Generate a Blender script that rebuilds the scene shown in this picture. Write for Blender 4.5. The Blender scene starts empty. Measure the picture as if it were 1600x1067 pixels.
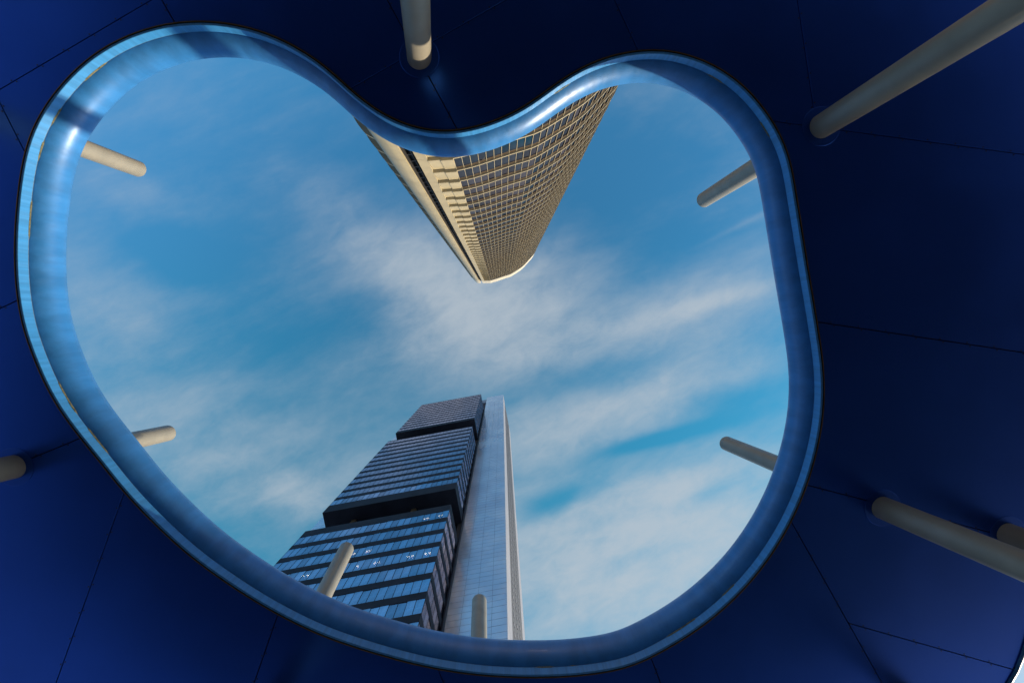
import bpy, bmesh, math, random
from mathutils import Vector, Matrix
random.seed(11)
C = bpy.context.scene.collection
SC = bpy.context.scene

# ------------------------------------------------------------------ camera
EYE = 1.6                       # camera height above the plaza
F = 711.0                       # focal length in photo pixels (16 mm)
cam_d = bpy.data.cameras.new('camera')
cam = bpy.data.objects.new('camera', cam_d); C.objects.link(cam); SC.camera = cam
cam_d.sensor_width = 36.0; cam_d.lens = F/1600*36.0
cam_d.clip_start = 0.05; cam_d.clip_end = 20000
FW = Vector((16, 36.5, F)).normalized()             # nearly straight up
RT = (Vector((1,0,0)) - FW*FW.x).normalized()
DN = FW.cross(RT)
cam.matrix_world = Matrix(((RT.x,-DN.x,-FW.x,0),(RT.y,-DN.y,-FW.y,0),(RT.z,-DN.z,-FW.z,EYE),(0,0,0,1)))

def P(px, py, h):
    """point at height h above the eye seen at a photo pixel"""
    d = RT*((px-800)/F) + DN*((py-533.5)/F) + FW
    return Vector((d.x/d.z*h, d.y/d.z*h))

# ------------------------------------------------------------------ light
SUN_AZ = math.radians(35.0)     # from +X towards +Y
SUN_EL = math.radians(10.5)
SC.render.engine = 'CYCLES'
SC.view_settings.view_transform = 'Standard'; SC.view_settings.look = 'None'
SC.view_settings.gamma = 1.0; SC.view_settings.use_curve_mapping = False
SC.view_settings.exposure = 0.9
S = Vector((math.cos(SUN_AZ)*math.cos(SUN_EL), math.sin(SUN_AZ)*math.cos(SUN_EL), math.sin(SUN_EL)))
sl = bpy.data.lights.new('sun', 'SUN'); so = bpy.data.objects.new('sun', sl); C.objects.link(so)
sl.energy = 4.0; sl.angle = math.radians(0.53); sl.color = (1.0, 0.80, 0.56)
so.rotation_euler = (-S).to_track_quat('-Z', 'Y').to_euler(); so.location = (60, 30, 60)

world = bpy.data.worlds.new('World'); SC.world = world; world.use_nodes = True
NT = world.node_tree; NT.nodes.clear()
class N:
    """tiny node-graph helper"""
    def __init__(s, nt): s.nt = nt
    def node(s, t, **kw):
        n = s.nt.nodes.new(t)
        for k, v in kw.items(): setattr(n, k, v)
        return n
    def put(s, sock, v):
        if hasattr(v, 'is_output'): s.nt.links.new(v, sock)
        elif isinstance(v, (tuple, list)) and len(v) == 3 and sock.type == 'RGBA': sock.default_value = (*v, 1)
        else: sock.default_value = v
    def math(s, op, a, b=0.0, c=None, clamp=False):
        n = s.node('ShaderNodeMath', operation=op); n.use_clamp = clamp
        s.put(n.inputs[0], a); s.put(n.inputs[1], b)
        if c is not None: s.put(n.inputs[2], c)
        return n.outputs[0]
    def noise(s, vec, scale, detail=4, rough=.5, dist=0.0):
        n = s.node('ShaderNodeTexNoise'); s.put(n.inputs['Vector'], vec)
        n.inputs['Scale'].default_value = scale; n.inputs['Detail'].default_value = detail
        n.inputs['Roughness'].default_value = rough; n.inputs['Distortion'].default_value = dist
        return n.outputs['Fac']
    def ramp(s, v, a, b, lo=0.0, hi=1.0, mode='SMOOTHSTEP'):
        n = s.node('ShaderNodeMapRange', interpolation_type=mode); s.put(n.inputs['Value'], v)
        n.inputs['From Min'].default_value = a; n.inputs['From Max'].default_value = b
        n.inputs['To Min'].default_value = lo; n.inputs['To Max'].default_value = hi
        return n.outputs[0]
    def mix(s, f, a, b, mode='MIX'):
        n = s.node('ShaderNodeMix', data_type='RGBA', blend_type=mode)
        s.put(n.inputs[0], f); s.put(n.inputs[6], a); s.put(n.inputs[7], b)
        return n.outputs[2]
    def vec(s, x, y, z=0.0):
        n = s.node('ShaderNodeCombineXYZ'); s.put(n.inputs[0], x); s.put(n.inputs[1], y); s.put(n.inputs[2], z)
        return n.outputs[0]
g = N(NT)
sky = g.node('ShaderNodeTexSky', sky_type='NISHITA'); sky.sun_disc = False
sky.sun_elevation = SUN_EL
sky.sun_rotation = math.pi/2 - SUN_AZ      # rotation 0 = +Y, clockwise
sky.altitude = 700; sky.air_density = 1.0; sky.dust_density = 0.6; sky.ozone_density = 1.6
tc = g.node('ShaderNodeTexCoord'); sep = g.node('ShaderNodeSeparateXYZ')
NT.links.new(tc.outputs['Generated'], sep.inputs[0])
zz = g.math('MAXIMUM', sep.outputs[2], 0.06)
U = g.math('DIVIDE', sep.outputs[0], zz); V = g.math('DIVIDE', sep.outputs[1], zz)
def blob(px, py, rx, ry, deg, amp):
    """soft bank of cloud lying in one direction of the sky"""
    cx, cy = (px-784)/F, (py-497)/F; a = math.radians(deg); ca, sa = math.cos(a), math.sin(a)
    du = g.math('SUBTRACT', U, cx); dv = g.math('SUBTRACT', V, cy)
    x = g.math('ADD', g.math('MULTIPLY', du, ca/(rx/F)), g.math('MULTIPLY', dv, sa/(rx/F)))
    y = g.math('ADD', g.math('MULTIPLY', du, -sa/(ry/F)), g.math('MULTIPLY', dv, ca/(ry/F)))
    r = g.math('ADD', g.math('MULTIPLY', x, x), g.math('MULTIPLY', y, y))
    return g.math('MULTIPLY', g.math('EXPONENT', g.math('MULTIPLY', r, -1.0)), amp)
uv = g.vec(U, V)
def rotuv(deg, sx, sy, off=0.0):
    n = g.node('ShaderNodeMapping'); n.vector_type = 'TEXTURE'
    NT.links.new(uv, n.inputs['Vector']); n.inputs['Rotation'].default_value = (0, 0, math.radians(deg))
    n.inputs['Scale'].default_value = (sx, sy, 1); n.inputs['Location'].default_value = (off, off*.7, 0)
    return n.outputs[0]
wisp = g.noise(rotuv(-24, 2.6, 0.8, .3), 2.6, 8, .60, .25)
fine2 = g.noise(rotuv(-30, 1.3, .8, 4.1), 17.0, 6, .62, .4)
fine = g.noise(rotuv(-20, 1.6, 0.8, 1.7), 7.0, 8, .62, .2)
soft = g.noise(rotuv(20, 1.4, 1.0, 2.2), 1.5, 3, .5, .3)
banks = [(720,460,150,95,10,.80),(560,360,170,60,38,.30),(870,410,110,90,-35,.26),(1010,500,240,45,-20,.38),
         (1120,470,120,16,-16,.34),(900,665,300,55,-14,.46),(640,560,260,70,0,.22),(930,850,250,90,-8,.42),
         (1120,850,200,110,-30,.30),(180,480,190,110,20,.18),(340,720,260,120,10,.42),(470,780,70,40,20,.20),
         (1080,760,140,26,-14,.26),(900,960,260,80,0,.32),(250,330,140,40,30,.22),(1300,950,900,300,-20,.10),
         (980,170,60,24,-20,.10),(1160,350,70,5,-26,.16),(1100,560,140,50,-16,.20),
         (430,430,120,40,-10,.15),(950,800,420,270,-20,.13),(1610,1060,120,120,0,.8),(230,500,190,170,0,.07)]
cov = None
for b in banks:
    o = blob(*b); cov = o if cov is None else g.math('ADD', cov, o)
holes = [(300,395,90,45,20,.50),(1030,690,95,12,-14,.55),(930,590,170,26,-10,.22),(560,490,110,40,-30,.22),
         (870,788,60,18,-20,.34),(1150,650,80,26,-16,.20),(1130,770,60,16,-25,.30),(1000,880,70,18,-20,.22),(930,830,40,12,-20,.15),(950,280,130,100,0,.18),(420,560,130,60,0,.15),(1160,620,60,18,-14,.18)]
for b in holes: cov = g.math('SUBTRACT', cov, blob(*b))
tex = g.math('ADD', g.math('MULTIPLY', wisp, .66), g.math('MULTIPLY', fine, .34))
amount = g.math('ADD', cov, g.math('MULTIPLY', g.math('SUBTRACT', tex, .5), 1.4))
amount = g.math('ADD', amount, g.math('MULTIPLY', g.math('SUBTRACT', soft, .5), .5))
amount = g.math('ADD', amount, g.math('MULTIPLY', g.math('SUBTRACT', fine2, .5), g.math('MULTIPLY', g.math('MAXIMUM', cov, .15), 1.0)))
amount = g.ramp(amount, -.12, .96)
base = g.mix(1.0, sky.outputs[0], g.mix(g.ramp(sep.outputs[2], .40, .84), (0.80, 0.92, 1.12), g.mix(g.ramp(V, -.4, .5), (0.44, 1.25, 1.48), (0.32, 1.47, 1.44))), 'MULTIPLY')
# periwinkle where thin veil lies, deeper azure in the clear gaps
cl = g.mix(1.0, (1.88,2.13,2.38), g.mix(1.0, sky.outputs[0], (.42,.32,.22), 'MULTIPLY'), 'ADD')
col = g.mix(g.math('MULTIPLY', amount, .90), base, cl)
bg = g.node('ShaderNodeBackground'); g.put(bg.inputs['Color'], col); bg.inputs['Strength'].default_value = 0.12
wo = g.node('ShaderNodeOutputWorld'); NT.links.new(bg.outputs[0], wo.inputs[0])

# ------------------------------------------------------------------ materials
MATS = {}
def mat(name, color, rough=.5, metal=0.0, coat=0.0, vary=.0, vscale=3.0, bump=0.0, bscale=8.0, spec=.5, rvar=0.0, emit=None, streak=False):
    m = bpy.data.materials.new(name); m.use_nodes = True; k = N(m.node_tree)
    b = m.node_tree.nodes['Principled BSDF']
    t = k.node('ShaderNodeTexCoord').outputs['Object']
    if streak:
        mp = k.node('ShaderNodeMapping'); m.node_tree.links.new(t, mp.inputs[0]); mp.inputs['Scale'].default_value = streak; t = mp.outputs[0]
    b.inputs['Roughness'].default_value = rough; b.inputs['Metallic'].default_value = metal
    b.inputs['Coat Weight'].default_value = coat; b.inputs['Coat Roughness'].default_value = .30
    b.inputs['Specular IOR Level'].default_value = spec
    if vary:
        n = k.noise(t, vscale, 5, .6)
        lo = tuple(c*(1-vary) for c in color); hi = tuple(min(1, c*(1+vary)) for c in color)
        m.node_tree.links.new(k.mix(k.ramp(n, .3, .7), lo, hi), b.inputs['Base Color'])
    else: b.inputs['Base Color'].default_value = (*color, 1)
    if rvar:
        m.node_tree.links.new(k.ramp(k.noise(t, vscale*1.7, 4, .6), .3, .7, max(.02, rough-rvar), rough+rvar), b.inputs['Roughness'])
    if bump:
        bn = k.node('ShaderNodeBump'); bn.inputs['Strength'].default_value = 1.0; bn.inputs['Distance'].default_value = bump
        m.node_tree.links.new(k.noise(t, bscale, 3, .5), bn.inputs['Height']); m.node_tree.links.new(bn.outputs[0], b.inputs['Normal'])
    if emit: b.inputs['Emission Color'].default_value = (*emit[:3], 1); b.inputs['Emission Strength'].default_value = emit[3]
    MATS[name] = m; return m
M_SOFFIT = mat('navy_soffit_paint', (0.018, 0.092, 0.50), .30, .92, .0, .05, .5, .0015, .6, .25, .02)
M_RIM = mat('blue_rim_paint', (0.027, 0.165, 0.43), .43, .08, .20, .14, 1.6, .0035, 1.3, .35, .10, streak=(3.2,3.2,.25))
M_LIP = mat('blue_lip_paint', (0.035, 0.21, 0.48), .42, .1, .1, .15, 2.2, .002, 4.0, .5, .08, streak=(9,9,.3))
M_TRIM = mat('bronze_edge_trim', (0.24, 0.15, 0.07), .4, .6, 0, .2, 5)
M_SEAL = mat('weathered_sealant', (0.10, 0.10, 0.055), .8, 0, 0, .5, 25)
M_DARK = mat('black_backing', (0.006, 0.007, 0.012), .7)
M_DECK = mat('grey_roof_membrane', (0.03, 0.05, 0.10), .8, 0, 0, .15, 1.0)
M_COL = mat('cream_column_paint', (0.212, 0.205, 0.172), .45, 0, .12, .09, 2.2, .0008, 5.0, .5, .08)
M_COLLAR = mat('navy_collar_paint', (0.018, 0.09, 0.46), .36, .9, 0)
M_STONE = None
# core cladding, glass, bands
M_BAND = mat('charcoal_spandrel', (0.015, 0.018, 0.026), .6, 0, 0, .25, .3, spec=.15)
M_CORE = mat('silver_core_panel', (0.84, 0.87, 0.95), .22, .66, 0, .12, .12, .0, .35, .5, .05)
M_COREW = mat('white_core_panel', (0.25, 0.26, 0.30), .4, .1, 0, .06, .2)
M_LOUVRE = mat('dark_louvre_grey', (0.05, 0.05, 0.057), .5, .2, 0, .2, .5)
M_BEIGE = mat('cream_facade_panel', (0.365, 0.32, 0.205), .45, 0, 0, .08, .35)
M_BEIGE2 = mat('cream_ledge_panel', (0.365, 0.32, 0.205), .45, 0, 0, .06, .5)
M_BROWN = mat('brown_facade_panel', (0.060, 0.042, 0.022), .35, .0, 0, .2, .6)  # also colours in the shade on the glass below the ledges
M_BODY = mat('dark_facade_backing', (0.02, 0.02, 0.022), .6)
M_CROWN = mat('pale_crown_panel', (0.48, 0.45, 0.36), .5, 0, 0, .05, .2)
M_LIGHT = mat('office_light', (0.9,0.85,0.7), .5, emit=(1.0, 0.93, 0.66, 8.0))
M_BOLT = mat('dull_fastener', (0.05, 0.06, 0.10), .35, .8)

def glass(name, tint, dark, refl=.8, rough=.03):
    m = bpy.data.materials.new(name); m.use_nodes = True; nt = m.node_tree; k = N(nt)
    nt.nodes.remove(nt.nodes['Principled BSDF'])
    gl = k.node('ShaderNodeBsdfGlossy'); gl.inputs['Roughness'].default_value = rough
    t = k.node('ShaderNodeTexCoord').outputs['Object']
    oi = k.node('ShaderNodeObjectInfo').outputs['Random']
    v = k.ramp(k.noise(t, .5, 4, .6), .3, .7, .78, 1.10)
    v = k.math('MULTIPLY', v, k.ramp(oi, 0, 1, .74, 1.16, 'LINEAR'))
    c = k.mix(1.0, tint, k.vec(v, v, v), 'MULTIPLY')
    nt.links.new(c, gl.inputs['Color'])
    tr = k.node('ShaderNodeBsdfTransparent'); tr.inputs['Color'].default_value = (*dark, 1)
    mx = k.node('ShaderNodeMixShader'); mx.inputs[0].default_value = refl
    nt.links.new(tr.outputs[0], mx.inputs[1]); nt.links.new(gl.outputs[0], mx.inputs[2])
    nt.links.new(mx.outputs[0], nt.nodes['Material Output'].inputs[0]); return m
G_BLUE = glass('blue_mirror_glass', (0.82, 0.75, 0.88), (1.0, 1.0, 1.0), .84)
G_GREY = glass('grey_mirror_glass', (0.33, 0.24, 0.23), (0.2, 0.2, 0.2), .9, .05)

# ------------------------------------------------------------------ mesh helpers
class MB:
    def __init__(s): s.v = []; s.f = []; s.m = []
    def add(s, vs, fs, mi=0):
        o = len(s.v); s.v += [tuple(v) for v in vs]; s.f += [tuple(i+o for i in f) for f in fs]; s.m += [mi]*len(fs)
    def hexa(s, b, t, mi=0):   # bottom quad, top quad (each 4 pts, same winding)
        s.add(list(b)+list(t), [(3,2,1,0),(4,5,6,7),(0,1,5,4),(1,2,6,5),(2,3,7,6),(3,0,4,7)], mi)
    def prism(s, poly, z0, z1, mi=0):
        n = len(poly); vs = [(p[0],p[1],z0) for p in poly]+[(p[0],p[1],z1) for p in poly]
        s.add(vs, [tuple(range(n))[::-1], tuple(range(n,2*n))]+[(i,(i+1)%n,n+(i+1)%n,n+i) for i in range(n)], mi)
    def build(s, name, mats, parent=None, smooth=False, fix=True):
        me = bpy.data.meshes.new(name); me.from_pydata(s.v, [], s.f)
        if not isinstance(mats, (list, tuple)): mats = [mats]
        for m in mats: me.materials.append(m)
        if len(mats) > 1: me.polygons.foreach_set('material_index', s.m)
        if fix:
            bm = bmesh.new(); bm.from_mesh(me); bmesh.ops.recalc_face_normals(bm, faces=bm.faces); bm.to_mesh(me); bm.free()
        if smooth:
            me.polygons.foreach_set('use_smooth', [True]*len(me.polygons))
        me.update()
        o = bpy.data.objects.new(name, me); C.objects.link(o)
        if parent: o.parent = parent
        return o
def thing(name, label, cat, loc=(0,0,0), group=None):
    o = bpy.data.objects.new(name, None); C.objects.link(o); o.location = loc; o.empty_display_size = .5
    o['label'] = label; o['category'] = cat
    if group: o['group'] = group
    return o
def settle(root):
    """children were modelled in world coordinates: bring them into the thing's frame"""
    for ch in [o for o in bpy.data.objects if o.parent is root]:
        ch.location = ch.location - root.location

def catmull(pts, per=8, closed=True):
    out = []; n = len(pts)
    for i in range(n if closed else n-1):
        g4 = [pts[(i+k-1) % n] if closed else pts[min(max(i+k-1,0),n-1)] for k in range(4)]
        for j in range(per):
            t = j/per; t2=t*t; t3=t2*t
            out.append(Vector([.5*(2*g4[1][a]+(-g4[0][a]+g4[2][a])*t+(2*g4[0][a]-5*g4[1][a]+4*g4[2][a]-g4[3][a])*t2+(-g4[0][a]+3*g4[1][a]-3*g4[2][a]+g4[3][a])*t3) for a in range(2)]))
    if not closed: out.append(Vector(pts[-1][:2]))
    return out
def resample(pts, step, closed=True):
    L = [0]; q = list(pts)+([pts[0]] if closed else [])
    for a, b in zip(q, q[1:]): L.append(L[-1]+(b-a).length)
    n = max(2, round(L[-1]/step)); out = []; j = 0
    for i in range(n if closed else n+1):
        d = L[-1]*i/n
        while j < len(L)-2 and L[j+1] < d: j += 1
        t = (d-L[j])/max(1e-9, L[j+1]-L[j]); out.append(q[j].lerp(q[j+1], min(1,t)))
    return out
def normals(pts, closed=True):
    n = len(pts); out = []
    for i in range(n):
        a = pts[i-1] if (closed or i) else pts[0]; b = pts[(i+1) % n] if (closed or i < n-1) else pts[-1]
        t = (b-a).normalized(); out.append(Vector((t.y, -t.x)))
    return out
def area(p): return .5*sum(p[i][0]*p[(i+1)%len(p)][1]-p[(i+1)%len(p)][0]*p[i][1] for i in range(len(p)))

# ------------------------------------------------------------------ ground
bm = MB(); bm.add([(-6000,-6000,0),(6000,-6000,0),(6000,6000,0),(-6000,6000,0)], [(0,1,2,3)])
gm = mat('plaza_stone', (0.34, 0.39, 0.48), .7, 0, 0, .18, .35, .002, 30)
ground = bm.build('ground', gm); ground['kind'] = 'structure'
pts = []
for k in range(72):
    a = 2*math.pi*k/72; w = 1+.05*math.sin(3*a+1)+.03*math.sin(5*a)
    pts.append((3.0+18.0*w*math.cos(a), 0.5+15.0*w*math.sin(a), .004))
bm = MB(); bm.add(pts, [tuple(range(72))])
dark_patch = bm.build('added_dark_patch', mat('reflection_dark', (0.020, 0.021, 0.024), .8, 0, 0, .2, .8, .002, 30, .15)); dark_patch['kind'] = 'structure'  # unseen patch, added to darken what the soffit reflects

# ------------------------------------------------------------------ canopy
HC = 6.0; ZC = HC+EYE                                   # soffit height
RIM_PX = [(45,240),(60,197),(76,170),(100,138),(130,107),(162,83),(200,63),(237,50),(275,42),(312,40),(350,42),(400,53),(437,67),
 (475,88),(508,111),(542,144),(575,171),(605,190),(640,204),(675,211.5),(712,212),(750,204),(787,191),(825,172),(850,153),(875,134),
 (900,118),(933,101),(970,90),(1012,84),(1050,86),(1087,96),(1125,114),(1160,140),(1190,175),(1212,209),(1228,247),(1237,300),(1246,355),(1255,413),
 (1264,465),(1272,515),(1280,568),(1282,619),(1277,672),(1264,728),(1243,787),(1212,846),(1173,900),(1127,947),(1078,985),(1029,1014),
 (984,1036),(939,1045),(885,1051),(810,1052),(735,1047),(660,1034),(585,1014),(510,989),(450,961),(397,931),(350,900),(302,865),(248,816),
 (197,763),(162,718),(131,681),(101,641),(78,602),(57,552),(41,507),(32,450),(29.5,400),(31,350),(36,295)]
hole = resample(catmull([P(x,y,HC) for x,y in RIM_PX], 6), .06)
for _ in range(26): hole = [hole[i-1]*.25+hole[i]*.5+hole[(i+1) % len(hole)]*.25 for i in range(len(hole))]
if area(hole) < 0: hole.reverse()
# after this the list runs counter-clockwise in plan (x right, y down the photo): outward normal = (t.y,-t.x)
HN = normals(hole)                                     # away from the opening
OUT_PX = [(-280,520),(-300,250),(-260,0),(-120,-170),(150,-290),(500,-330),(900,-330),(1300,-310),(1700,-290),(2100,-250),(2550,0),(2720,400),
          (2650,800),(2500,1180),(1950,960),(1664,920),(1576,1066),(1450,1230),(1200,1340),(850,1370),(500,1340),(200,1270),(-60,1130),(-210,900),(-270,720)]  # unseen right-hand bulge added to keep sun off the upper-right column
outer = resample(catmull([P(x,y,HC) for x,y in OUT_PX], 8), .25)
if area(outer) < 0: outer.reverse()

canopy = thing('canopy', 'navy blue canopy with a heart shaped opening, held on slanting cream columns', 'canopy', (0,0,0))

def offset(pts, ns, d): return [p+n*d for p, n in zip(pts, ns)]
def sweep(prof, name, m, parent, base=hole, ns=HN, closed_prof=False, smooth=True, jitter=None):
    """profile (inward offset, height) swept round the opening"""
    mb = MB(); n = len(base); k = len(prof); vs = []
    for i in range(n):
        for a, (o, h) in enumerate(prof):
            if jitter: o, h = jitter(i, a, o, h)
            q = base[i]-ns[i]*o; vs.append((q.x, q.y, ZC+h))
    fs = []
    for i in range(n):
        j = (i+1) % n
        for a in range(k if closed_prof else k-1):
            b = (a+1) % k; fs.append((i*k+a, j*k+a, j*k+b, i*k+b))
    mb.add(vs, fs); return mb.build(name, m, parent, smooth=smooth)
# lip: short upright strip
lip = sweep([(-.030,.03),(-.030,-.012),(-.026,-.016),(-.004,-.016),(0,-.012),(0,.112),(-.012,.120),(-.03,.12)], 'rim_lip', M_LIP, canopy, closed_prof=True, smooth=False)
# rounded nose of the rim
nose = []
for k in range(25):
    a = math.radians(-64 + k*(64+80)/24)
    nose.append((-.14+.28*math.cos(a), .37+.28*math.sin(a)))
nose += [(-.24,.66),(-.24,.125),(-.020,.118)]
rim = sweep(nose, 'rim_nose', M_RIM, canopy, closed_prof=True)
def ragged(i, a, o, h):
    r = random.Random(i*7+a); w = math.sin(i*.11)+math.sin(i*.037+2)
    k = max(0, w-.5)*.008*r.random(); gap = random.Random(i//4).random() < .55
    return (o+k*.5 if w > .5 and not gap else o-.012, h-(k if a == 1 else 0))
sweep([(-.01,.112),(.001,.107),(.006,.122),(-.01,.126)], 'sealant_bead', M_SEAL, canopy, closed_prof=True, smooth=False, jitter=ragged)
# thin bronze trim at the soffit edge, following the panels
sweep([(-.058,.0),(-.058,-.010),(-.050,-.010),(-.050,.0)], 'edge_trim', M_TRIM, canopy, closed_prof=True, smooth=False)

# soffit panels: radial seams from the opening, then cross seams
radial = [((42,236),(-5,143)),((277,42),(253,0)),((716,211),(602,0)),((999,84),(960,0)),((1208,190),(1600,242)),((1272,502),(1590,549)),
          ((1257,757),(1346,780)),((1233,815),(1375,1067)),((1015,1022),(1032,1067)),((683,1040),(694,1067)),((436,955),(397,1067)),
          ((197,763),(88,1067)),((130,681),(50,714)),((34,466),(0,482))]
cross = [((0,140),(237,0),(100,20)),((544,141),(791,0),(560,30)),((544,141),(791,0),(800,60)),((1246,0),(1275,195),(1150,50)),((1329,974),(1600,1050),(1400,950))]
def seg_out(o, d, poly):
    best = None
    for i in range(len(poly)):
        a, b = poly[i], poly[(i+1) % len(poly)]; e = b-a; den = d.x*e.y-d.y*e.x
        if abs(den) < 1e-9: continue
        w = a-o; t = (w.x*e.y-w.y*e.x)/den; s = (w.x*d.y-w.y*d.x)/den
        if t > 0 and 0 <= s < 1 and (best is None or t < best[0]): best = (t, i)
    return o+d*best[0], best[1]
edge = offset(hole, HN, .062)
cuts = []
for a, b in radial:
    A, B = P(*a, HC), P(*b, HC); d = (B-A).normalized()
    i = min(range(len(edge)), key=lambda k: (edge[k]-A).length)
    q, j = seg_out(edge[i], d, outer); cuts.append((i, j, q))
cuts.sort()
def inpoly(p, poly):
    c = False
    for i in range(len(poly)):
        a, b = poly[i], poly[i-1]
        if (a[1] > p[1]) != (b[1] > p[1]) and p[0] < (b[0]-a[0])*(p[1]-a[1])/(b[1]-a[1])+a[0]: c = not c
    return c
def clip(poly, A, nrm):
    out = []
    for i in range(len(poly)):
        p, q = poly[i], poly[(i+1) % len(poly)]; dp, dq = (p-A).dot(nrm), (q-A).dot(nrm)
        if dp >= 0: out.append(p)
        if (dp > 0 > dq) or (dp < 0 < dq): out.append(p.lerp(q, dp/(dp-dq)))
    return out
polys = []
for k in range(len(cuts)):
    i0, j0, q0 = cuts[k]; i1, j1, q1 = cuts[(k+1) % len(cuts)]
    ins = []; i = i0
    while True:
        ins.append(edge[i])
        if i == i1: break
        i = (i+1) % len(edge)
    outs = [q0]; j = (j0+1) % len(outer)
    while True:
        outs.append(outer[j])
        if j == j1: break
        j = (j+1) % len(outer)
    outs.append(q1)
    polys.append(ins+outs[::-1])
for a, b, mid in cross:
    A, B = P(*a, HC), P(*b, HC); d = (B-A).normalized(); nrm = Vector((d.y, -d.x)); m = P(*mid, HC)
    for idx, p in enumerate(polys):
        if inpoly(m, p):
            c1, c2 = clip(p, A, nrm), clip(p, A, -nrm)
            if len(c1) > 2 and len(c2) > 2 and min(abs(area(c1)), abs(area(c2))) > .05:
                polys[idx] = c1; polys.append(c2)
            break
def clean(p):
    out = []
    for q in p:
        if not out or (q-out[-1]).length > .004: out.append(q)
    while (out[0]-out[-1]).length < .004: out.pop()
    return out
def inset(p, d):
    if area(p) < 0: p = p[::-1]
    n = len(p); out = []
    for i in range(n):
        a, b, c = p[i-1], p[i], p[(i+1) % n]
        t1, t2 = (b-a).normalized(), (c-b).normalized(); n1, n2 = Vector((-t1.y,t1.x)), Vector((-t2.y,t2.x))
        m = n1+n2
        if m.length < 1e-6: out.append(b+n1*d); continue
        m.normalize(); out.append(b+m*min(d/max(.3, m.dot(n1)), 3*d))
    return out
panels = []
for p in polys:
    p = clean(p); a = inset(p, .0065); b = inset(p, .0045)
    if area(p) < 0: p = p[::-1]
    n = len(a); mb = MB()
    vs = [(q.x,q.y,ZC) for q in inset(p,.0075)]+[(q.x,q.y,ZC+.0015) for q in a]+[(q.x,q.y,ZC+.022) for q in a]
    fs = [tuple(range(n))[::-1]]+[(i,(i+1)%n,n+(i+1)%n,n+i) for i in range(n)]+[(n+i,n+(i+1)%n,2*n+(i+1)%n,2*n+i) for i in range(n)]+[tuple(range(2*n,3*n))]
    mb.add(vs, fs); panels.append(mb.build('soffit_panel', M_SOFFIT, canopy))
# backing, deck and outer fascia as rings
def ring(inner, outr, z0, z1, name, m):
    """closed annulus: inner/outer loops resampled to one count and matched by angle"""
    n = 360; c = Vector((sum(p.x for p in inner)/len(inner), sum(p.y for p in inner)/len(inner)))
    import bisect
    me = bpy.data.meshes.new(name); b = bmesh.new()
    for z in (z0, z1):
        eds = []
        for loop in (inner, outr):
            vs = [b.verts.new((p.x,p.y,z)) for p in loop]
            eds += [b.edges.new((vs[i], vs[(i+1)%len(vs)])) for i in range(len(vs))]
        bmesh.ops.triangle_fill(b, use_beauty=True, edges=eds)
    b.verts.ensure_lookup_table(); li, lo = len(inner), len(outr)
    for s, L in ((0, li), (li, lo)):
        o2 = li+lo
        for i in range(L): b.faces.new((b.verts[s+i], b.verts[s+(i+1)%L], b.verts[o2+s+(i+1)%L], b.verts[o2+s+i]))
    bmesh.ops.recalc_face_normals(b, faces=b.faces); b.to_mesh(me); b.free(); me.materials.append(m)
    o = bpy.data.objects.new(name, me); C.objects.link(o); o.parent = canopy; return o
ON = normals(outer)
ring(offset(hole, HN, .045), offset(outer, ON, -.03), ZC+.026, ZC+.06, 'backing_sheet', M_DARK)
ring(offset(hole, HN, .16), offset(outer, ON, -.03), ZC+.58, ZC+.648, 'roof_deck', M_DECK)
def osweep(prof, name, m):
    return sweep([(-o, h) for o, h in prof], name, m, canopy, base=outer, ns=ON, closed_prof=True)
osweep([(-.02,-.02),(.03,-.02),(.045,.0),(.05,.20),(.05,.50),(.045,.66),(.03,.68),(-.02,.68)], 'outer_fascia', M_RIM)
# fasteners beside the seams
fb = MB()
def stud(x, y, r=.010):
    vs = [(x+r*math.cos(a*math.pi/3), y+r*math.sin(a*math.pi/3), ZC-.004) for a in range(6)]+[(x+r*math.cos(a*math.pi/3), y+r*math.sin(a*math.pi/3), ZC+.001) for a in range(6)]
    fb.add(vs, [tuple(range(6))]+[(a,(a+1)%6,6+(a+1)%6,6+a) for a in range(6)])
def studs(A, B):
    L = (B-A).length; d = (B-A)/L; nn = Vector((d.y,-d.x)); k = 0
    while .18+k*.38 < L-.1:
        q = A+d*(.18+k*.38)
        stud(*(q+nn*.022)); stud(*(q-nn*.022+d*.05)); k += 1
for (i, j, q) in cuts: studs(edge[i], q)
for a, b in (((0,140),(237,0)),((544,141),(791,0)),((1246,0),(1275,195)),((1329,974),(1600,1050))): studs(P(*a,HC), P(*b,HC))
fo = fb.build('fastener', M_BOLT, canopy); fo['kind'] = 'stuff'

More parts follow.
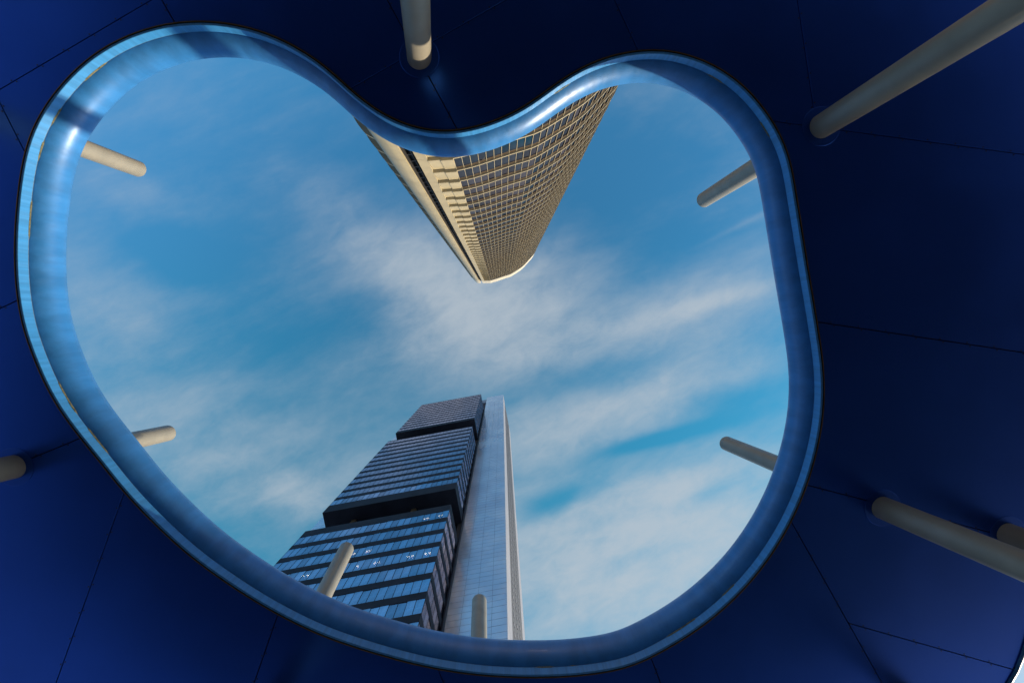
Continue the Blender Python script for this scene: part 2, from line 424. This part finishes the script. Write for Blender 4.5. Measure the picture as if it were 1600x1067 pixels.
# columns: (pixel where it meets the soffit, pixel of its tip, tip height above eye)
COLS = [((1283,198),(1099,313),9.55), ((1379,793),(1134,692),9.75), ((1574,834),(1262,716),9.6), ((655,90),(664,219),9.05),
        ((22,729),(264,676),9.0), ((-100,146),(218,265),9.45), ((746,1182),(749,937),9.45), ((415,1110),(542,856),9.6), ((1445,1112),(1205,882),9.55)]
def column(c, t, ht):
    a, b = P(*c, HC), P(*t, ht); d = (b-a)/(ht-HC)
    base = a-d*(HC+EYE); R = .155; n = 40
    top = ht; mb = MB(); vs = []; fs = []
    zs = [(0,R),(EYE+top-.035,R),(EYE+top-.012,R-.010),(EYE+top,R-.035)]
    for z, r in zs:
        for k in range(n):
            an = 2*math.pi*k/n; vs.append((base.x+d.x*z+r*math.cos(an), base.y+d.y*z+r*math.sin(an), z))
    for s in range(len(zs)-1):
        for k in range(n): fs.append((s*n+k, s*n+(k+1)%n, (s+1)*n+(k+1)%n, (s+1)*n+k))
    fs += [tuple(range((len(zs)-1)*n, len(zs)*n)), tuple(range(n))[::-1]]
    mb.add(vs, fs); co = mb.build('column', M_COL, canopy, smooth=True)
    for p in co.data.polygons:
        if len(p.vertices) > 4: p.use_smooth = False
    mb = MB(); vs = []; rr = [(.158,-.001),(.158,-.006),(.250,-.006),(.254,-.003),(.254,-.001)]
    for r, z in rr:
        for k in range(48):
            an = 2*math.pi*k/48; vs.append((a.x+r*math.cos(an), a.y+r*math.sin(an), ZC+z))
    mb.add(vs, [(s*48+k, s*48+(k+1)%48, ((s+1)%5)*48+(k+1)%48, ((s+1)%5)*48+k) for s in range(5) for k in range(48)])
    mb.build('collar', M_COLLAR, co)
for c in COLS: column(*c)

# ------------------------------------------------------------------ dark glass office tower between two cores
A0 = P(751.6, 615.8, 213); A1 = P(659, 632.6, 213)
uu = (A0-A1).normalized(); vv = Vector((-uu.y, uu.x))
if vv.y < 0: vv = -vv
BW = (A0-A1).length; V0 = 7.9                              # core front stands this far behind the glass front
def L2(u, v): return A0+uu*u+vv*v
def quadp(u0, u1, v0, v1): return [L2(u0,v0), L2(u1,v0), L2(u1,v1), L2(u0,v1)]
tower = thing('glass_office_tower', 'dark blue glass skyscraper in three stacked blocks between tall silver side cores', 'skyscraper', (*L2(-BW/2, 14), 0))
def box(name, m, u0, u1, v0, v1, h0, h1, parent=tower, **k):
    mb = MB(); mb.prism(quadp(u0,u1,v0,v1), EYE+h0, EYE+h1); return mb.build(name, m, parent, **k)
PITCH = 4.62; GH = 3.1; DEPTH = 37.0
SD = V0-.5
blocks = [(3.2, 86.1, None), (94.3, 149.7, None), (160.2, 213.0, None)]
NP = 24; NS = 6
near, rest = [], MB()
panes = []
row_tops = []
def block(h0, h1, n, bottom, top):
    """floors fill h0..h1: a dark plate below every glass row, a deeper edge beam at bottom and top"""
    lo, hi = h0+bottom, h1-top
    pitch = (hi-lo)/n; gh = pitch*GH/PITCH
    for k in range(n):
        g0 = hi-k*pitch-gh; g1 = hi-k*pitch
        row_tops.append((g0, g1))
        b0 = g1-pitch if k < n-1 else h0
        box('floor_band', M_BAND, -BW, 0, 0, 26, b0, g0)
        panes.append((g0, g1))
    box('floor_band', M_BAND, -BW, 0, 0, 26, hi, h1)
    box('inner_wall', M_BODY, -BW+4, -4, 4.2, 25, h0+.01, h1-.01)
block(3.2, 86.1, 18, 0, 2.5)
block(94.3, 149.7, 12, 2.2, .3)
block(160.2, 213.0, 12, 1.5, .4)
pane_me = {}
def pane_mesh(kind, w, h):
    key = (kind, round(h, 3))
    if key not in pane_me:
        mb = MB(); t = .06
        mb.add([(0,0,0),(w,0,0),(w,0,h),(0,0,h),(0,t,0),(w,t,0),(w,t,h),(0,t,h)], [(0,1,2,3),(5,4,7,6),(4,0,3,7),(1,5,6,2),(3,2,6,7),(4,5,1,0)])
        me = bpy.data.meshes.new('window_pane'); me.from_pydata(mb.v, [], mb.f); me.materials.append(G_BLUE); me.update(); pane_me[key] = me
    return pane_me[key]
def rotz(dirv): return math.atan2(dirv.y, dirv.x)
cells = []
gapw = .055
for (g0, g1) in panes:
    for k in range(NP):
        # alternating slightly narrower and wider modules
        w = BW/NP; cells.append((abs(g0-72), 'f', L2(-BW+k*w+gapw/2, .05), uu, w-gapw, g0, g1))
    for k in range(NS):
        w = SD/NS; cells.append((abs(g0-72)+ (0 if k else 0), 's', L2(-.05, k*w+gapw/2+.1), vv, w-gapw, g0, g1))
cells = [c for c in cells]
near = sorted([c for c in cells if 44 < c[5] < 125], key=lambda c: c[5])[:300]
ids = set(id(c) for c in near)
for c in near:
    me = pane_mesh(c[1], c[4], c[6]-c[5]); o = bpy.data.objects.new('window_pane', me); C.objects.link(o); o.parent = tower
    o.location = (c[2].x, c[2].y, EYE+c[5])
    # small installation tilt makes neighbouring panes catch the sky differently
    o.rotation_euler = (math.radians(random.gauss(0,.25)), 0, rotz(c[3])+math.radians(random.gauss(0,.25)) + (0 if c[1]=='f' else 0))
    if c[1] == 's': o.scale = (1, -1, 1) if False else (1,1,1)
rest = MB()
for c in cells:
    if id(c) in ids: continue
    q = c[2]; d = c[3]; nn = Vector((-d.y, d.x)) if c[1] == 'f' else Vector((-d.y, d.x))
    b = [q, q+d*c[4], q+d*c[4]+nn*.06, q+nn*.06]; e = random.gauss(0, .004)
    rest.prism(b, EYE+c[5], EYE+c[6])
r = rest.build('window_panes', G_BLUE, tower); r['kind'] = 'stuff'
# mullions of the near rows
mu = MB()
for (g0, g1) in panes:
    for k in range(NP+1):
        u = -BW+k*BW/NP; u0, u1 = max(-BW, u-.035), min(0, u+.035); mu.prism(quadp(u0,u1,.035,.16), EYE+g0, EYE+g1)
    for k in range(NS+1):
        v = .1+k*SD/NS; mu.prism(quadp(-.16,-.035, v-.035, v+.035), EYE+g0, EYE+g1)
m = mu.build('mullions', M_BAND, tower); m['kind'] = 'stuff'
# recessed service levels: dark set back wall and round props
for h0, h1, st in ((86.1,94.3,5.0),(149.7,160.2,5.0)):
    box('recessed_wall', M_BODY, -BW+3.2, -3.0, 4.2, 25, h0, h1)
    box('recess_sill', M_BAND, -BW+.3, -.3, .5, 25, h0, h0+.5)
    for u in (-BW*.78, -BW*.33):
        box('prop', M_BROWN, u-.5, u+.5, 2.6, 3.6, h0+.5, h1)
# dark joint between glass and core
box('shadow_joint', M_BODY, -.9, .28, SD+.12, 26, 0, 213)
box('shadow_joint', M_BODY, -BW-.28, -BW+.9, SD+.12, 26, 0, 213)
box('joint_rail', M_BAND, .05, .28, SD-.25, SD+.12, 0, 205)
# cores
CW = 9.0; CD = 21.4; HK = 248.0
for side in (1, -1):
    u0, u1 = (.3, .3+CW) if side == 1 else (-BW-.3-CW, -BW-.3)
    box('core_shaft', M_BODY, u0+.12, u1-.12, V0+.12, V0+CD-.12, 0, HK-1.0)
    # front cladding: separate sheets with open joints
    mb = MB(); rows = 165; hp = (HK-16)/rows; cols = 4
    for k in range(rows):
        for c in range(cols):
            a = u0+c*CW/cols; b = a+CW/cols; w = random.gauss(0, .006)
            mb.prism([L2(a+.02,V0+w), L2(b-.02,V0-w), L2(b-.02,V0+.11), L2(a+.02,V0+.11)], EYE+k*hp+.03, EYE+(k+1)*hp-.03)
    o = mb.build('front_cladding', M_CORE, tower); o['kind'] = 'stuff'
    box('top_cladding', M_CORE, u0, u1, V0-.02, V0+.11, HK-15.95, HK)
    ue = u1 if side == 1 else u0
    s = 1 if side == 1 else -1
    for name, m, a, b in (('corner_strip', M_COREW, 0.12, 4.5), ('corner_strip', M_COREW, 17.4, CD)):
        mb = MB(); n = 40
        for k in range(n): mb.prism(quadp(min(ue,ue-s*.11), max(ue,ue-s*.11), V0+a, V0+b), EYE+k*HK/n+.03, EYE+(k+1)*HK/n-.03)
        mb.build(name, m, tower)
    box('louvre_wall', M_LOUVRE, min(ue-s*.02,ue-s*.11), max(ue-s*.02,ue-s*.11), V0+4.55, V0+17.35, 0, HK-.5)
    mb = MB()
    for k in range(int(HK/2.3)):
        for c in range(3):
            v = V0+6.2+c*3.6; mb.prism(quadp(min(ue-s*.02,ue+s*.06), max(ue-s*.02,ue+s*.06), v, v+.7), EYE+k*2.3+.2, EYE+k*2.3+.75)
    o = mb.build('vent_slats', M_COREW, tower); o['kind'] = 'stuff'
box('portal_beam', M_COREW, -BW-.2, .2, V0+1.0, V0+CD-1, HK-9, HK-.5)
# lit ceiling fixtures seen through the glass
def fixture(px, py, row):
    g0, g1 = panes[row]; q = P(px, py, g1-.14)
    w = q-A0; u, v = w.dot(uu), w.dot(vv)
    v = .75
    box('ceiling_light', M_LIGHT, u-.19, u+.19, v-.09, v+.09, g1-.16, g1-.08)
S2 = .2625
for cx, cy, row in ((930,131,0),(1016,116,0),(948,129,0),(1034,113,0),(504,350,2),(517,347,2),(588,334,2),(608,330,2),
                    (838,373,3),(862,369,3),(938,353,3),(964,350,3),(636,407,3),(660,404,3),(531,428,3),(212,497,3),(240,490,3)):
    fixture(420+cx*S2, 780+cy*S2, row)
box('roof_parapet', M_BAND, -BW+1, -1, 1, 26, 213.0, 213.6)
settle(tower)

# ------------------------------------------------------------------ curved cream tower
HT = 235.0
def Q(dx, dy, h=62.0): return P(784+dx, 497+dy, h)
lobe_px = [(-65,-212.6),(-42,-218),(-14,-227),(14,-236.5),(34,-242.5),(52,-249),(80,-266),(108,-284.5),(127,-301),(146,-322),(165,-343),(180,-360),(192,-382),(197,-405),(195,-430)]
curve_w = catmull([Q(*p) for p in lobe_px], 8, False)
win = resample(curve_w, .98, False)                     # one window per step
back = [Vector(p) for p in ((15.0,-45.5),(8.0,-51.5),(-2.0,-52.5),(-11.0,-48.0),(-17.5,-40.0),(-19.0,-31.0))]
left_px = [(-128,-210),(-139.5,-211),(-153,-217),(-166,-229),(-175.5,-241.5),(-183,-256),(-189,-275)]
curve_l = catmull([Q(*p) for p in left_px], 6, False)
gx0, gx1 = Q(-128,-210), Q(-113,-212)
strip0, strip1 = Q(-113,-212), Q(-98.6,-212)
tile1 = Q(-65,-212.6)
tw = thing('curved_cream_tower', 'cream skyscraper with curved facade of gridded windows and a narrow side groove', 'skyscraper', (0,-34,0))
def wprism(poly, name, m, h0, h1, parent=tw, **k):
    mb = MB(); mb.prism(poly, EYE+h0, EYE+h1); return mb.build(name, m, parent, **k)
wn = normals(win, False); ln = normals(curve_l, False)
cen = Vector((0,-35))
if (win[3]+wn[3]-cen).length < (win[3]-cen).length: wn = [-n for n in wn]
if (curve_l[3]+ln[3]-cen).length < (curve_l[3]-cen).length: ln = [-n for n in ln]
RC = .27                                                # windows sit this far behind the ledge edge
body = [p-n*RC for p, n in zip(win, wn)] + back + [p-n*.3 for p, n in zip(curve_l, ln)][::-1]
gin = Vector((0,-1.6))
body += [gx0+gin, gx1+gin, strip0+Vector((0,-.3)), tile1+Vector((0,-.3))]
wprism(body, 'tower_body', M_BODY, 0, HT-14)
FH = 4.3; NF = int((HT-15)/FH); H0 = 53.06-FH*12
# ledges: one swept ring segment per floor
FT = HT-13.0
nfl = int((FT-H0)/FH)
tile_n = 2
tile_pts = [strip1.lerp(tile1, k/tile_n) for k in range(tile_n+1)]
led_pts = tile_pts[:-1]+win
led_n = [Vector((0,1))]*tile_n+wn
glassb, brown, mull = MB(), MB(), MB()
gcells = []
for f in range(nfl):
    z0 = EYE+H0+f*FH
    mb = MB(); pr = [(0,0),(0,.23),(-RC,.29),(-RC,-.02)]; vs = []; fs = []; n = len(win)
    for i in range(n):
        for o, h in pr: q = win[i]+wn[i]*o; vs.append((q.x,q.y,z0+h))
    for i in range(n-1):
        for a in range(4): b = (a+1)%4; fs.append((i*4+a,(i+1)*4+a,(i+1)*4+b,i*4+b))
    fs += [(0,1,2,3),(4*(n-1),4*(n-1)+1,4*(n-1)+2,4*(n-1)+3)]
    mb.add(vs, fs); mb.build('ledge', M_BEIGE2, tw)
    for i in range(n-1):
        a, b = win[i]-wn[i]*(RC-.03), win[i+1]-wn[i+1]*(RC-.03)
        gcells.append((f, i, a, b, z0+.40, z0+3.72))
        # strip leaning out to the ledge above, its brown painting in the shaded glass
        a2, b2 = win[i]-wn[i]*.20, win[i+1]-wn[i+1]*.20
        a3, b3 = win[i]-wn[i]*(RC+.05), win[i+1]-wn[i+1]*(RC+.05)
        brown.hexa([(a.x,a.y,z0+3.72),(b.x,b.y,z0+3.72),(b3.x,b3.y,z0+3.72),(a3.x,a3.y,z0+3.72)], [(a2.x,a2.y,z0+FH-.02),(b2.x,b2.y,z0+FH-.02),(b3.x,b3.y,z0+FH-.02),(a3.x,a3.y,z0+FH-.02)])
    for i in range(n):
        t = Vector((-wn[i].y, wn[i].x))*.027; a, b = win[i]-wn[i]*.14, win[i]-wn[i]*(RC+.02)
        c = win[i]-wn[i]*.175; mull.prism([a-t, a+t, c+t, c-t], z0+.34, z0+FH); t = t*.9; mull.prism([c-t, c+t, b+t, b-t], z0+.34, z0+FH, 1)
o = brown.build('glass_shade_strips', M_BROWN, tw); o['kind'] = 'stuff'
o = mull.build('window_fins', [M_BEIGE2, M_BROWN], tw); o['kind'] = 'stuff'
gn = sorted([c for c in gcells if 48 < c[4]-EYE], key=lambda c: c[4]*100+c[1])[:300]; gid = set(id(c) for c in gn)
for c in gcells:
    f, i, a, b, z0, z1 = c
    if id(c) in gid:
        mb = MB(); t = (b-a).normalized(); nn = Vector((-t.y, t.x))
        if nn.dot(wn[i]) > 0: nn = -nn
        L = (b-a).length; e = math.tan(math.radians(random.gauss(0,.5)))
        me = bpy.data.meshes.new('window_pane')
        me.from_pydata([(0,0,0),(L,0,0),(L,0,z1-z0),(0,0,z1-z0)]+[(0,.04*(1 if (t.x*nn.y-t.y*nn.x)>0 else -1),0),(L,.04*(1 if (t.x*nn.y-t.y*nn.x)>0 else -1),0),(L,.04*(1 if (t.x*nn.y-t.y*nn.x)>0 else -1),z1-z0),(0,.04*(1 if (t.x*nn.y-t.y*nn.x)>0 else -1),z1-z0)], [],
            [(0,1,2,3),(7,6,5,4),(0,4,5,1),(2,6,7,3),(1,5,6,2),(0,3,7,4)])
        me.materials.append(G_GREY); me.update()
        o = bpy.data.objects.new('window_pane', me); C.objects.link(o); o.parent = tw
        o.location = (a.x, a.y, z0); o.rotation_euler = (math.radians(random.gauss(0,.3)), 0, rotz(t)+math.radians(random.gauss(0,.4)))
    else:
        n = -wn[i]*.04; glassb.prism([a, b, b+n, a+n], z0, z1)
o = glassb.build('window_panes', G_GREY, tw); o['kind'] = 'stuff'
# solid tiles lapping like shingles
for f in range(nfl):
    z0 = EYE+H0+f*FH
    for k in range(tile_n):
        a, b = tile_pts[k], tile_pts[k+1]; g2 = .008
        d = (b-a).normalized(); a = a+d*g2; b = b-d*g2
        mb = MB(); y1 = .06+.16*k*0; o0, o1 = .14, -.26
        n0 = Vector((0,1)); l = .10
        mb.hexa([(*(a+n0*(o0+l)),z0+.02),(*(b+n0*o0),z0+.02),(*(b-n0*.29),z0+.02),(*(a-n0*.29),z0+.02)],
                [(*(a+n0*(o1+l)),z0+FH-.03),(*(b+n0*o1),z0+FH-.03),(*(b-n0*.29),z0+FH-.03),(*(a-n0*.29),z0+FH-.03)])
        mb.build('cladding_tile', M_BEIGE, tw)
# plain strip beside the tiles
mb = MB()
for f in range(nfl//2+1):
    z0 = EYE+H0+f*FH*2; z1 = min(z0+FH*2-.04, EYE+HT-4)
    mb.prism([strip0+Vector((0,.12)), strip1+Vector((-.03,.16)), strip1+Vector((-.03,-.4)), strip0+Vector((0,-1.5))], z0, z1)
mb.build('corner_strip', M_BEIGE, tw)
# groove with a rail and rungs
wprism([gx0+Vector((0,-1.5)), gx1+Vector((0,-1.5)), gx1+Vector((0,-1.65)), gx0+Vector((0,-1.65))], 'groove_wall', M_BAND, 0, HT-6)
gr = MB()
gm_ = gx0.lerp(gx1, .55)
for off in (0, .28):
    a = gm_+Vector((off, -.5)); gr.prism([a, a+Vector((.07,0)), a+Vector((.07,-.1)), a+Vector((0,-.1))], EYE, EYE+HT-8)
for k in range(int(HT/2.15)):
    a = gx0+Vector((.0,-.9)); b = gx1+Vector((0,-.9)); gr.prism([a, b, b+Vector((0,-.15)), a+Vector((0,-.15))], EYE+k*2.15, EYE+k*2.15+.3)
gr.build('groove_ladder', M_LOUVRE, tw)
# left lobe: plain strip then ledges along the turning edge
lw = [p for p in curve_l]; k0 = 13
mb = MB()
for f in range(nfl//2+1):
    z0 = EYE+H0+f*FH*2; z1 = min(z0+FH*2-.03, EYE+HT-5)
    mb.prism([p for p in lw[:k0+1]]+[lw[k0]-ln[k0]*.5+Vector((0,-.4))]+[gx0+Vector((0,-1.4))], z0, z1)
mb.build('corner_strip', M_BEIGE, tw, smooth=False)
for f in range(nfl):
    z0 = EYE+H0+f*FH
    mb = MB(); vs = []; fs = []; seg = list(range(k0, len(lw))); 
    for i in seg:
        w = min(1, (i-k0)/4.0)
        for o, h in ((0.0,.0),(.0,.32),(-.45,.6),(-.45,0)): q = lw[i]+ln[i]*(o+.30*w-.05); vs.append((q.x,q.y,z0+h))
    for s in range(len(seg)-1):
        for a in range(4): b = (a+1)%4; fs.append((s*4+a,(s+1)*4+a,(s+1)*4+b,s*4+b))
    fs += [(0,1,2,3), tuple(4*(len(seg)-1)+a for a in range(4))]
    mb.add(vs, fs); mb.build('ledge', M_BEIGE2, tw)
# crown
cw = [p+n*.12 for p, n in zip(win, wn)]
crown = [strip0+Vector((0,.25)), tile1+Vector((0,.25))]+cw[1:]+back+[strip0+Vector((0,-8))]
wprism(crown, 'crown', M_CROWN, H0+nfl*FH+.02, HT)
lc = [p+n*.05 for p, n in zip(lw, ln)]
wprism(lc[::-1]+[lc[0]+Vector((-.2,-7)), lc[-1]+Vector((1,-4))], 'crown', M_CROWN, H0+nfl*FH+.02, HT+2)
settle(tw)
